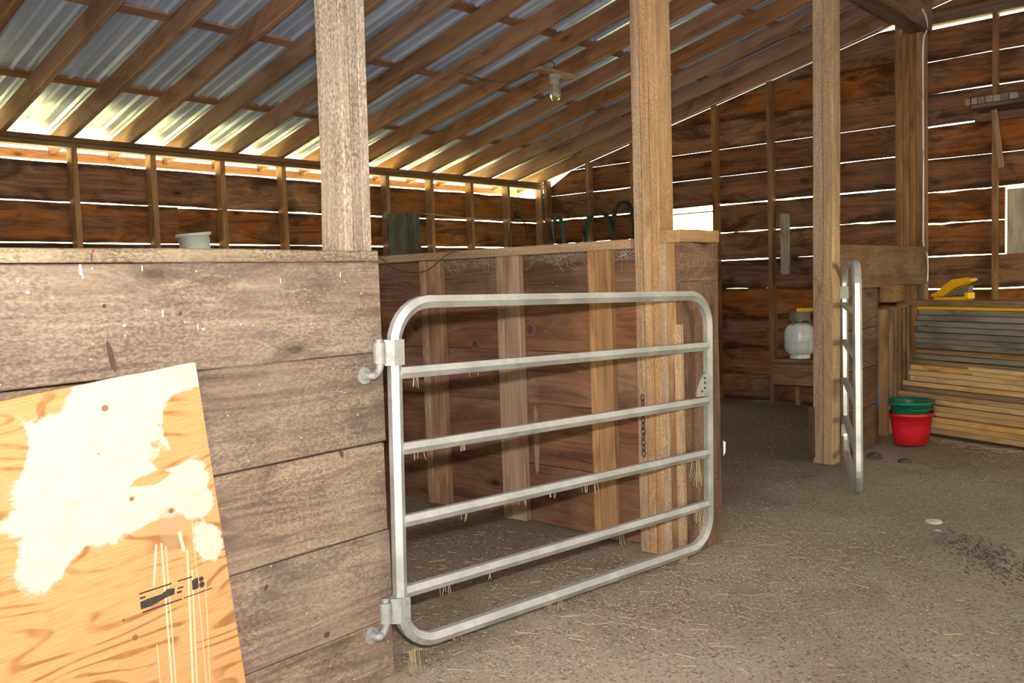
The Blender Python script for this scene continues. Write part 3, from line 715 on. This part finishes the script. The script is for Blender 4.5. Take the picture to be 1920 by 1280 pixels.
box('blue_bracket', 7.222, 7.245, 2.47, 2.50, .30, .45, M_blue, fp, 'z', 2, 0, 1)
# yellow tool on the stack
yt = Vector((base.x, base.y, ZTOP)) + dtop * .93 - ntop * .14
te = empty('yellow_tool', yt, math.atan2(-dtop.y, -dtop.x), label='yellow and grey hand tool lying on top of the lumber stack', category='tool')
def prism(name, poly, y0, y1, mat, parent, M):
    n = len(poly); v = [(a, y0, b) for a, b in poly] + [(a, y1, b) for a, b in poly]
    f = [tuple(range(n)), tuple(range(2 * n - 1, n - 1, -1))] + [(j, n + j, n + (j + 1) % n, (j + 1) % n) for j in range(n)]
    return link(name, mesh(v, f, mat), M, parent)
TM = WM[te]
prism('base_bar', [(.02, 0), (.34, 0), (.36, .015), (.36, .06), (.335, .065), (.325, .03), (.02, .022)], -.05, .03, M_yellow, te, TM)
prism('handle', [(-.01, .03), (.02, .025), (.12, .035), (.20, .09), (.37, .155), (.385, .175), (.33, .185), (.20, .17), (.13, .13), (.05, .07), (-.01, .05)], -.045, .035, M_yellow, te, TM)
prism('blade', [(.10, .028), (.34, .05), (.36, .12), (.21, .085)], -.03, .02, M_greyp, te, TM)

# ------------------------------------------------------------------ buckets
bc = (7.285, 2.262)
def bucket(name, loc, rz, r0, r1, h, mat, label, flat=.72, lip=.012, tilt=None, category='bucket'):
    e = link(name, None, T(*loc) @ Matrix.Rotation(rz, 4, 'Z') @ (tilt or Matrix.Identity(4)), None, label=label, category=category)
    v, f = lathe([(0.001, 0), (r0 - .01, 0), (r0, .006), (r0 + (r1 - r0) * .5, h * .5), (r1 - .008, h - .03), (r1, h - .028), (r1 + lip, h - .024), (r1 + lip, h - .002), (r1 + lip - .004, h), (r1 - .004, h), (r1 - .009, h - .03), (r0 - .006, .012), (.001, .012)], 36, sq=flat)
    link('body', mesh(v, f, mat, True), WM[e], e)
    return e
b1 = bucket('feed_bucket', (bc[0], bc[1], .014), math.radians(15), .142, .182, .255, M_red, 'red plastic flat-back bucket on the floor beside lumber stack', lip=.010)
b2 = bucket('feed_bucket', (bc[0] + .01, bc[1] + .004, .108), math.radians(15), .136, .180, .25, M_green, 'green plastic bucket nested in the red bucket', lip=.014)
tube('rim_band', [(.186 * math.cos(a * math.pi / 12 + math.pi), min(.186 * math.sin(a * math.pi / 12 + math.pi), .14), .19) for a in range(13)], .006, M_green, b2, 6, M=WM[b2])
b3 = bucket('white_pail', (4.02, 7.27, 1.60), 0, .115, .140, .33, M_white, 'white plastic pail on the shelf by the back wall', flat=None, tilt=Matrix.Rotation(math.radians(-5), 4, 'Y'))
tube('handle', [(-.14, 0, .30), (-.15, -.05, .22), (-.08, -.15, .17), (.08, -.15, .17), (.15, -.05, .22), (.14, 0, .30)], .003, M_zinc, b3, 5, M=WM[b3])
ws = empty('wall_shelf', (4.0, 7.3, 1.5), label='plain shelf board on the back wall under the white pail', category='shelf')
box('shelf_board', 3.5, 4.6, 7.08, YB - .002, 1.555, 1.58, W['stud'], ws, 'x', 3); box('bracket', 3.62, 3.66, 7.15, YB - .002, 1.43, 1.554, W['stud'], ws, 'z', 2)

# ------------------------------------------------------------------ propane tank on its box
bx = empty('wooden_crate', (8.65, 3.78, .26), label='rough wooden box fixed to the wall below the white tank', category='box')
box('front_board', 8.44, 8.47, 3.50, 3.945, .27, .505, W['lumbrown'], bx, 'y', 3, .002, 1)
box('top_board', 8.44, 8.995, 3.50, 3.945, .506, .528, W['lumbrown'], bx, 'x', 3)
for y in (3.50, 3.92): box('side_board', 8.472, 8.995, y, y + .025, .27, .505, W['lumbrown'], bx, 'x', 3)
for y in (3.54, 3.87): box('leg', 8.9, 8.95, y, y + .04, 0, .505, W['stud'], bx, 'z', 2)
tk = empty('propane_tank', (8.63, 3.735, .53), label='white gas cylinder on the wooden box by the far wall', category='gas tank')
TKM = WM[tk]
v, f = lathe([(.001, .03), (.06, .028), (.11, .04), (.142, .075), (.152, .11), (.152, .182), (.1525, .183), (.152, .186), (.152, .26), (.142, .30), (.115, .337), (.07, .358), (.03, .364), (.001, .365)], 32)
link('body', mesh(v, f, M_tank, True), TKM, tk)
v, f = lathe([(.098, 0), (.102, 0), (.102, .05), (.098, .05), (.098, 0)], 24); link('foot_ring', mesh(v, f, M_tank), TKM, tk)
v, f = lathe([(.022, .36), (.022, .40), (.03, .40), (.03, .43), (.001, .43)], 12); link('valve', mesh(v, f, M_zinc), TKM, tk)
v, f = lathe([(.088, .385), (.105, .385), (.105, .475), (.088, .475), (.088, .385)], 24); link('collar', mesh(v, f, M_greyp), TKM, tk)
for a in (40, 160, 280):
    a = math.radians(a); box_v, box_f = sweep([(.096 * math.cos(a), .096 * math.sin(a), .33), (.096 * math.cos(a), .096 * math.sin(a), .39)], circ(.012, 6), False, (1, 0, 0))
    link('collar_leg', mesh(box_v, box_f, M_greyp), TKM, tk)
prism('valve_cover', [(-.03, .476), (.10, .476), (.10, .51), (-.03, .51)], -.1, .02, M_yellow, tk, TKM)
box('nailed_offcut', 8.965, 8.995, 3.985, 4.085, 1.39, 2.03, W['grey'], None, 'z', 4, .003, 3, label='short pale grey board nailed upright on the far wall above white tank', category='board')

# ------------------------------------------------------------------ wall shelf, top right
s2 = empty('wall_shelf', (8.9, 1.5, 2.8), label='dark plank shelf high on the wall at upper right, carried on a brace', category='shelf')
box('shelf_board', 8.66, 9.015, .5, 2.15, 2.80, 2.835, W['beam'], s2, 'y', 5, .002, 2)
box('ledger', 8.985, 9.018, .5, 2.20, 2.72, 2.798, W['beam'], s2, 'y', 5, .002, 3)
Mb = frame((8.985, 1.955, 2.30), (-.27, .0, .48), (0, 1, 0)); link('brace', board_mesh(.55, .045, .03, W['stud'], 3, .001, 2), Mb, s2)
for k in range(7):
    box('wood_shingle', 8.665, 8.80, 2.22 - .062 * k - .056, 2.22 - .062 * k, 2.8365, 2.89, W['grey'], None, 'x', 1, .001, k, label=['', 'first', 'second', 'third', 'fourth', 'fifth', 'last'][k] + ' greyish wooden shingle from the pinkish end on high shelf', category='shingle', group='shingles on the high shelf') if k else \
    box('wood_shingle', 8.665, 8.80, 2.15, 2.20, 2.8365, 2.89, W['stud'], None, 'x', 1, .001, k, label='pinkish wooden end piece at the left of the high shelf', category='shingle')

# ------------------------------------------------------------------ jar light under the rafters
lx, ly = 6.33, 5.0; lz = rb(ly) - .03
lt = empty('jar_light', (lx, ly, lz), label='jelly jar light with a clear glass globe hanging under the rafters', category='light fixture')
LM = WM[lt]
board('mounting_board', (lx - .26, ly - .07, lz), (1, 0, 0), (0, 1, 0), .52, .13, .028, W['stud'], lt, 3, .001)
v, f = lathe([(.001, 0), (.055, 0), (.055, -.03), (.046, -.035), (.046, -.085), (.001, -.085)], 20); f = [tuple(reversed(t)) for t in f]
link('socket', mesh(v, f, M_zinc, False), LM, lt)
def glass(name, c, rough=.08):
    q = NT(name); p = q.n('TexCoord').outputs['Object']; return q.set(color=c, rough=rough, trans=.75, ior=1.45)
v, f = lathe([(.044, -.08), (.047, -.09), (.050, -.13), (.052, -.17), (.046, -.205), (.03, -.226), (.001, -.232), (.001, -.227), (.028, -.222), (.042, -.203), (.048, -.17), (.046, -.13), (.043, -.085)], 24)
link('glass_globe', mesh(v, f, glass('dusty_glass', (.62, .6, .5), .25), True), LM, lt)
v, f = lathe([(.001, -.085), (.014, -.09), (.014, -.11), (.028, -.14), (.030, -.16), (.02, -.185), (.001, -.192)], 16)
link('bulb', mesh(v, f, M_white, True), LM, lt)
tube('cable', spline([(lx, ly, lz + .02), (lx - .05, ly + .02, lz + .12), (lx - .3, ly + .3, rb(ly + .3) - .012), (lx - .9, ly + .32, rb(ly + .32) - .012)], 6), .005, M_wire, lt, 5)

# ------------------------------------------------------------------ hoses, pulley, cables and wires
def coil(name, cx, cy, cz, ry, rz, n, r, mat, label, seed, axis='y', category='hose'):
    rr = random.Random(seed); pts = []
    for i in range(n * 20 + 1):
        a = 2 * math.pi * i / 20 + math.pi / 2; k = i / 20
        sy = ry * (1 + .12 * math.sin(k * 2.3)); sz = rz * (1 + .10 * math.sin(k * 1.7 + 1))
        off = -.008 - r * .9 * (k % 3)
        ca, sa = math.cos(a) * sy, (math.sin(a) - 1) * sz
        pts.append((cx + off, cy + ca, cz + sa) if axis == 'y' else (cx + ca, cy + off, cz + sa))
    o = tube(name, pts, r, mat, None, 7, label=label, category=category); return o
hx_ = 8.955
coil('garden_hose', hx_, 6.43, 2.235, .21, .34, 6, .016, M_hose, 'coiled green garden hose hanging on the wall right of the corner', 1)
coil('garden_hose', hx_, 7.07, 2.23, .09, .36, 4, .016, M_hose2, 'narrow dark teal hose coil hanging next to the corner', 2)
coil('rope_coil', hx_, 6.06, 2.33, .15, .34, 9, .013, M_black, 'thick black coil hanging beside the tan post, right of green hose', 3, category='cable coil')
for (y, z) in ((6.43, 2.215), (7.07, 2.21), (6.06, 2.315)):
    tube('peg', [(XW - .001, y, z), (8.90, y, z + .01)], .006, M_rust, wr, 6)
pu = empty('pulley', (8.48, 7.35, 2.2), label='small black pulley with a loop of cable on the back wall wire', category='pulley')
v, f = lathe([(.001, -.03), (.045, -.03), (.05, -.02), (.035, 0), (.05, .02), (.045, .03), (.001, .03)], 14)
link('wheel', mesh(v, f, M_black, True), T(8.48, 7.36, 2.255) @ Matrix.Rotation(math.radians(90), 4, 'X'), pu)
tube('cable_loop', spline([(8.44, 7.36, 2.24), (8.36, 7.36, 2.16), (8.31, 7.36, 1.98), (8.31, 7.36, 1.7), (8.48, 7.36, 1.5), (8.65, 7.36, 1.7), (8.65, 7.36, 1.98), (8.6, 7.36, 2.16), (8.52, 7.36, 2.24)], 5), .009, M_black, pu, 6)
tube('hook', [(8.48, 7.36, 2.30), (8.48, 7.37, 2.36), (8.48, YB + .099, 2.37)], .005, M_rust, pu, 5)
tube('strung_wire', spline([(6.9, YB - .02, 2.215), (7.6, YB - .022, 2.19), (8.35, YB - .02, 2.195), (9.0, YB - .02, 2.22)], 5), .0025, M_cable, None, 4, label='thin wire strung along the back wall studs', category='wire')
tube('white_cable', spline([(8.3, 2.452, 3.66), (8.42, 2.452, 3.60), (8.49, 2.47, 3.52), (8.488, 2.50, 3.40), (8.492, 2.503, 2.9), (8.487, 2.50, 2.4), (8.494, 2.504, 1.9), (8.49, 2.502, 1.62), (8.485, 2.466, 1.5), (8.49, 2.468, 1.28)], 6), .008, M_cable, None, 6, label='white electric cable running down the edge of the corner post', category='cable')
tube('brown_wire', spline([(3.705, 4.75, 1.60), (3.70, 4.47, 1.612), (3.70, 4.29, 1.525), (3.70, 4.14, 1.489), (3.70, 3.97, 1.49), (3.70, 3.80, 1.571), (3.71, 3.70, 1.603)], 6), .004, M_wire, None, 5, label='slack brown wire looped over the partition top rail', category='wire')
tube('hanging_cord', spline([(1.93, 2.60, 1.52), (2.02, 2.56, 1.50), (2.035, 2.55, 1.40), (2.03, 2.55, 1.30)], 6), .005, M_wirey, None, 5, label='yellow cord hanging at the end of the near panel', category='cord')
tube('roof_wire', spline([(2.55, 5.15, 3.22), (2.62, 5.1, 3.17), (2.70, 5.12, 3.2), (2.78, 5.05, 3.21), (2.85, 5.0, 3.17)], 6), .004, M_black, None, 5, label='dark scrap of wire dangling from the rafters at upper left', category='wire')
tube('wall_cable', spline([(8.9, 6.2, rb(6.2) - .03), (8.93, 5.6, rb(5.6) - .05), (8.93, 4.8, rb(4.8) - .03), (8.93, 3.9, rb(3.9) - .05), (8.93, 3.0, rb(3.0) - .02)], 6), .006, M_cable, None, 5, label='grey cable stapled along the last rafter by the far wall', category='cable')
# chains
def chain(name, p0, n, label, pitch=.028):
    V = []; F = []
    for k in range(n):
        c = Vector(p0) - Vector((0, 0, pitch * k)); pts = []
        for i in range(10):
            a = 2 * math.pi * i / 10; u = .010 * math.cos(a); w_ = .019 * math.sin(a)
            pts.append(c + (Vector((u, 0, w_)) if k % 2 else Vector((0, u, w_))))
        v, f = sweep(pts, circ(.0032, 5), True, (1, 0, 0) if not k % 2 else (0, 1, 0)); b = len(V); V += v; F += [tuple(q + b for q in t) for t in f]
    return link(name, mesh(V, F, M_rust, True), None, None, label=label, category='chain')
chain('chain', (3.695, 2.42, .80), 11, 'rusty chain hanging on the post behind the near gate')
chain('chain', (6.40, 2.455, 1.24), 16, 'rusty chain hanging beside the open far gate')
# dark planks leaning on the back wall
for k, (x0, x1, zt_, mt) in enumerate(((6.33, 6.62, 2.19, 'grey'), (6.625, 6.80, 2.21, 'grey'))):
    d = Vector((0, .10, zt_)); M = frame((x0, YB - .135, .0), d, (1, 0, 0))
    if Vector(M.col[2][:3]).y > 0: M = frame((x1, YB - .135, .0), d, (-1, 0, 0))
    link('dark_plank', board_mesh(d.length, x1 - x0, .022, W['dark'], 4, .002, k), M, None, label=('broader' if k == 0 else 'narrower') + ' dark grey plank leaning on the back wall between studs', category='plank')
# tag on the short panel edge
decal_v = [(4.128, 2.208, .535), (4.150, 2.207, .525), (4.143, 2.207, .47), (4.128, 2.208, .455)]
link('paper_tag', mesh(decal_v + [(x, y + .002, z) for x, y, z in decal_v], [(3, 2, 1, 0), (4, 5, 6, 7), (0, 1, 5, 4), (1, 2, 6, 5), (2, 3, 7, 6), (3, 0, 4, 7)], M_paper), None, None, label='small white tag at the edge of the short panel', category='tag')
# irons at the foot of the far post
box('iron_strap', 6.165, 6.197, 2.575, 2.61, .05, .42, M_rust, p3, 'z', 2, .002, 1)

# ------------------------------------------------------------------ cobwebs under the partition rail
def web(y0, y1, z0, n, seed):
    r = random.Random(seed); V = []; F = []
    for _ in range(n):
        ya = r.uniform(y0, y1); a = Vector((3.72 + r.uniform(0, .06), ya, 1.55 - r.uniform(0, .01))); dz = abs(r.gauss(0, .35)) * z0
        b = Vector((3.782, ya + r.uniform(-.12, .12), 1.55 - dz)); m_ = (a + b) / 2 + Vector((-.01, r.uniform(-.03, .03), -r.uniform(0, .03)))
        v, f = sweep(spline([a, m_, b], 3), circ(r.uniform(.0005, .0013), 3), False, (0, 0.2, 1)); k = len(V); V += v; F += [tuple(q + k for q in t) for t in f]
    link('cobweb', mesh(V, F, M_web), None, None, kind='stuff', label='dusty cobweb strands hanging under the partition top rail', category='cobweb')
web(3.43, 3.88, .14, 80, 1); web(2.78, 3.24, .12, 90, 2); web(2.48, 2.62, .12, 35, 5)

# ------------------------------------------------------------------ litter on the floor
def fz(x, y): return .012 * noise.noise(Vector((x * 1.1, y * 1.1, 0))) + .006 * noise.noise(Vector((x * 4, y * 4, 3)))
def litter(name, n, fn, mat, lmin, lmax, wd, label, seed, fat=False):
    r = random.Random(seed); V = []; F = []
    k = 0
    while k < n:
        p = fn(r)
        if p is None: continue
        x, y = p; k += 1; a = r.uniform(0, math.pi); l = lmin + (lmax - lmin) * r.random() ** 3; w2 = wd * r.uniform(.5, 1.2)
        dx, dy = math.cos(a) * l / 2, math.sin(a) * l / 2; nx, ny = -math.sin(a) * w2, math.cos(a) * w2; zb = fz(x, y) + .001; h = w2 * (1.2 if fat else .9) + .001
        t = r.uniform(-.06, .10) * l
        b = len(V)
        V += [(x - dx - nx, y - dy - ny, zb), (x + dx - nx, y + dy - ny, zb + abs(t)), (x + dx + nx, y + dy + ny, zb + abs(t)), (x - dx + nx, y - dy + ny, zb), (x - dx, y - dy, zb + h), (x + dx, y + dy, zb + h + abs(t))]
        F += [(b, b + 1, b + 5, b + 4), (b + 3, b + 4, b + 5, b + 2), (b, b + 4, b + 3), (b + 1, b + 2, b + 5)]
    link(name, mesh(V, F, mat), None, None, kind='stuff', label=label, category='litter')
def anyfloor(r):
    d = r.uniform(1.2, 8.5) ** 1.0; px = r.uniform(-.62, .62)
    fw = Vector((.7476, .664)); rt = Vector((.664, -.7476)); q = fw * d + rt * d * px
    x, y = q
    if x > 8.9 or y > 7.3 or y < -2.4 or x < -2: return None
    if 2.2 < y < 2.62 and (x < 2.05 or 3.65 < x < 4.2 or 6.15 < x < 8.8): return None
    if 3.68 < x < 3.85 and y > 2.2: return None
    if x > 7.3 + .45 * (y - 1.3) and y < 2.7: return None
    return x, y
def near_gate(r):
    t = r.uniform(0, 1); x = 1.9 + 2.5 * t + r.gauss(0, .2); y = r.gauss(2.1 - .15 * t, .32)
    if 2.2 < y < 2.62 and (x < 2.05 or 3.65 < x < 4.2): return None
    if 3.68 < x < 3.85 and y > 2.2: return None
    return x, y
def stall(r):
    x = r.uniform(2.0, 3.68); y = r.uniform(2.45, 4.5); return x, y
def by_stack(r):
    t = r.uniform(-1, .9); o = abs(r.gauss(0, .12)) + .03; return base.x + math.cos(A0) * t - math.sin(A0) * o - .02, base.y + math.sin(A0) * t + math.cos(A0) * o
litter('straw_litter', 900, anyfloor, M_straw, .008, .08, .0008, 'scattered straw over the dirt floor', 11)
litter('straw_litter', 650, near_gate, M_straw, .008, .10, .0008, 'straw gathered under and around the near gate', 12)
litter('straw_litter', 500, stall, M_straw, .008, .06, .0008, 'straw lying inside the near stall', 13)
litter('straw_litter', 500, by_stack, M_straw, .02, .16, .0015, 'straw along the foot of the lumber stack', 14)
litter('green_straw', 60, anyfloor, M_strawg, .03, .10, .0016, 'a few greener stalks on the dirt floor', 15)
litter('wood_chips', 12000, anyfloor, M_chip, .002, .011, .0015, 'pale chips and grit over the dirt floor', 16, True)
litter('wood_chips', 2600, near_gate, M_chip, .002, .010, .0013, 'pale chips around the near gate', 17, True)
def clods(r):
    t = r.random(); x = 4.85 - .45 * t + r.gauss(0, .10); y = 1.28 - .42 * t + r.gauss(0, .07); return x, y
litter('dark_clods', 380, clods, M_dung, .005, .03, .004, 'dark trampled clods on the floor at right', 18, True)
# single things lying on the floor
def lump(name, x, y, r_, mat, label, sq=.5, cat='stone', seed=1):
    rr = random.Random(seed); v = []; f = []; n = 9; zb = fz(x, y) - .004
    for k, (a, h) in enumerate(((1, 0), (.92, .4), (.6, .8), (.001, 1))):
        for i in range(n):
            t = 2 * math.pi * i / n; q = r_ * a * (1 + rr.uniform(-.2, .2)); v.append((q * math.cos(t), q * math.sin(t), h * r_ * sq * (1 + rr.uniform(-.1, .1))))
    for k in range(3):
        for i in range(n): f.append((k * n + i, k * n + (i + 1) % n, (k + 1) * n + (i + 1) % n, (k + 1) * n + i))
    f.append(tuple(range(n - 1, -1, -1)))
    link(name, mesh(v, f, mat), T(x, y, zb), None, label=label, category=cat)
lump('dirt_clod', 6.57, 2.07, .05, M_dung, 'dark clod on the floor in front of the red bucket', .6, 'clod', 2)
lump('dirt_clod', 6.62, 2.30, .06, M_dung, 'dark clod at the foot of the open far gate', .8, 'clod', 5)
lump('pale_scrap', 5.13, 1.46, .05, M_wrapper, 'pale crumpled scrap on the floor right of the far gate', .35, 'scrap', 3)
lump('pale_scrap', 4.96, 1.39, .025, M_wrapper, 'small pale scrap beside the dark clods', .3, 'scrap', 4)
v, f = lathe([(.062, 0), (.066, .003), (.062, .005), (.057, .003), (.03, .002), (.001, .002)], 22)
link('flat_disc', mesh(v, f, plain('disc_mud', lin(150, 132, 110), .9, nz=.5, nzscale=12, dirt=lin(120, 102, 82)), True), T(3.52, 1.77, fz(3.52, 1.77) + .001), None, label='flat muddy disc pressed into the floor near the gate end', category='disc')

# ------------------------------------------------------------------ knots, droppings and marks on the planks
M_knot = plain('knot_dark', lin(74, 50, 40), .8, nz=.5, nzscale=60, dirt=lin(50, 34, 28))
M_knotr = plain('knot_ring', lin(104, 74, 54), .8, nz=.4, nzscale=40, dirt=lin(80, 54, 40))
M_drop = plain('white_dropping', lin(226, 224, 218), .8)
M_redp = plain('red_crayon', lin(150, 44, 40), .8)
def patch(name, cx, cy, rx_, ry_, mat, parent, plane, seed=1, tilt=0., n=14, th=.0012):
    """thin irregular disc lying on a plank face; plane = ('y', value) faces -Y or ('x', value) faces -X"""
    r = random.Random(seed); P = []
    for i in range(n):
        a = 2 * math.pi * i / n; q = 1 + r.uniform(-.12, .12); u, w_ = rx_ * q * math.cos(a), ry_ * q * math.sin(a)
        u, w_ = u * math.cos(tilt) - w_ * math.sin(tilt), u * math.sin(tilt) + w_ * math.cos(tilt); P.append((cx + u, cy + w_))
    ax, val = plane
    v = [((a, val - th, b) if ax == 'y' else (val - th, a, b)) for a, b in P] + [((a, val + .001, b) if ax == 'y' else (val + .001, a, b)) for a, b in P]
    f = [tuple(range(n)), tuple(range(2 * n - 1, n - 1, -1))] + [(j, n + j, n + (j + 1) % n, (j + 1) % n) for j in range(n)]
    link(name, mesh(v, f, mat), None, parent)
FY = ('y', Y0 - .028); CY = ('y', Y0 - .034)
for i, (x, z, a, b, t) in enumerate(((1.043, 1.374, .0055, .006, 0), (1.259, 1.342, .006, .0055, 0), (1.805, .842, .007, .016, .3), (1.053, 1.235, .0085, .045, .18), (1.725, .760, .005, .004, 0), (1.71, .245, .012, .01, 0), (1.49, .47, .006, .010, -.5))):
    patch('knot', x, z, a, b, M_knot, np_, FY, i, t, 12, .0006)
for i, (x, z, a, b) in enumerate(((.987, 1.472, .004, .014), (.992, 1.455, .002, .008), (1.154, 1.474, .0018, .009), (1.094, 1.318, .005, .004), (1.327, 1.293, .005, .003), (.854, 1.416, .005, .004), (.832, 1.445, .003, .003), (1.206, 1.345, .0022, .011), (1.095, 1.29, .0015, .004), (1.31, 1.30, .001, .01), (1.835, 1.445, .001, .010), (1.60, 1.43, .001, .008), (1.018, 1.475, .002, .003), (1.45, 1.30, .0025, .002))):
    patch('dropping', x, z, a, b, M_drop, np_, FY, i + 20, 0, 9, .0008)
patch('crayon_mark', 1.021, 1.521, .003, .006, M_redp, np_, CY, 50, -.3, 9, .0006); patch('crayon_mark', 1.016, 1.506, .002, .012, M_knot, np_, CY, 51, -.15, 9, .0006)
SX = ('x', 3.785)
for i, (y, z, a) in enumerate(((3.225, 1.132, .026), (3.66, 1.037, .022), (4.18, 1.129, .018))):
    patch('knot', y, z, a * 1.7, a * 1.6, M_knotr, pt, SX, 70 + i, 0, 16, .0005); patch('knot', y, z, a, a, M_knot, pt, SX, 80 + i, 0, 14, .0010)
patch('pale_stain', 3.20, .50, .02, .20, plain('lime_stain', lin(132, 114, 94), .9, nz=.7, nzscale=30, dirt=lin(104, 76, 56)), pt, SX, 90, 0, 18, .0005)
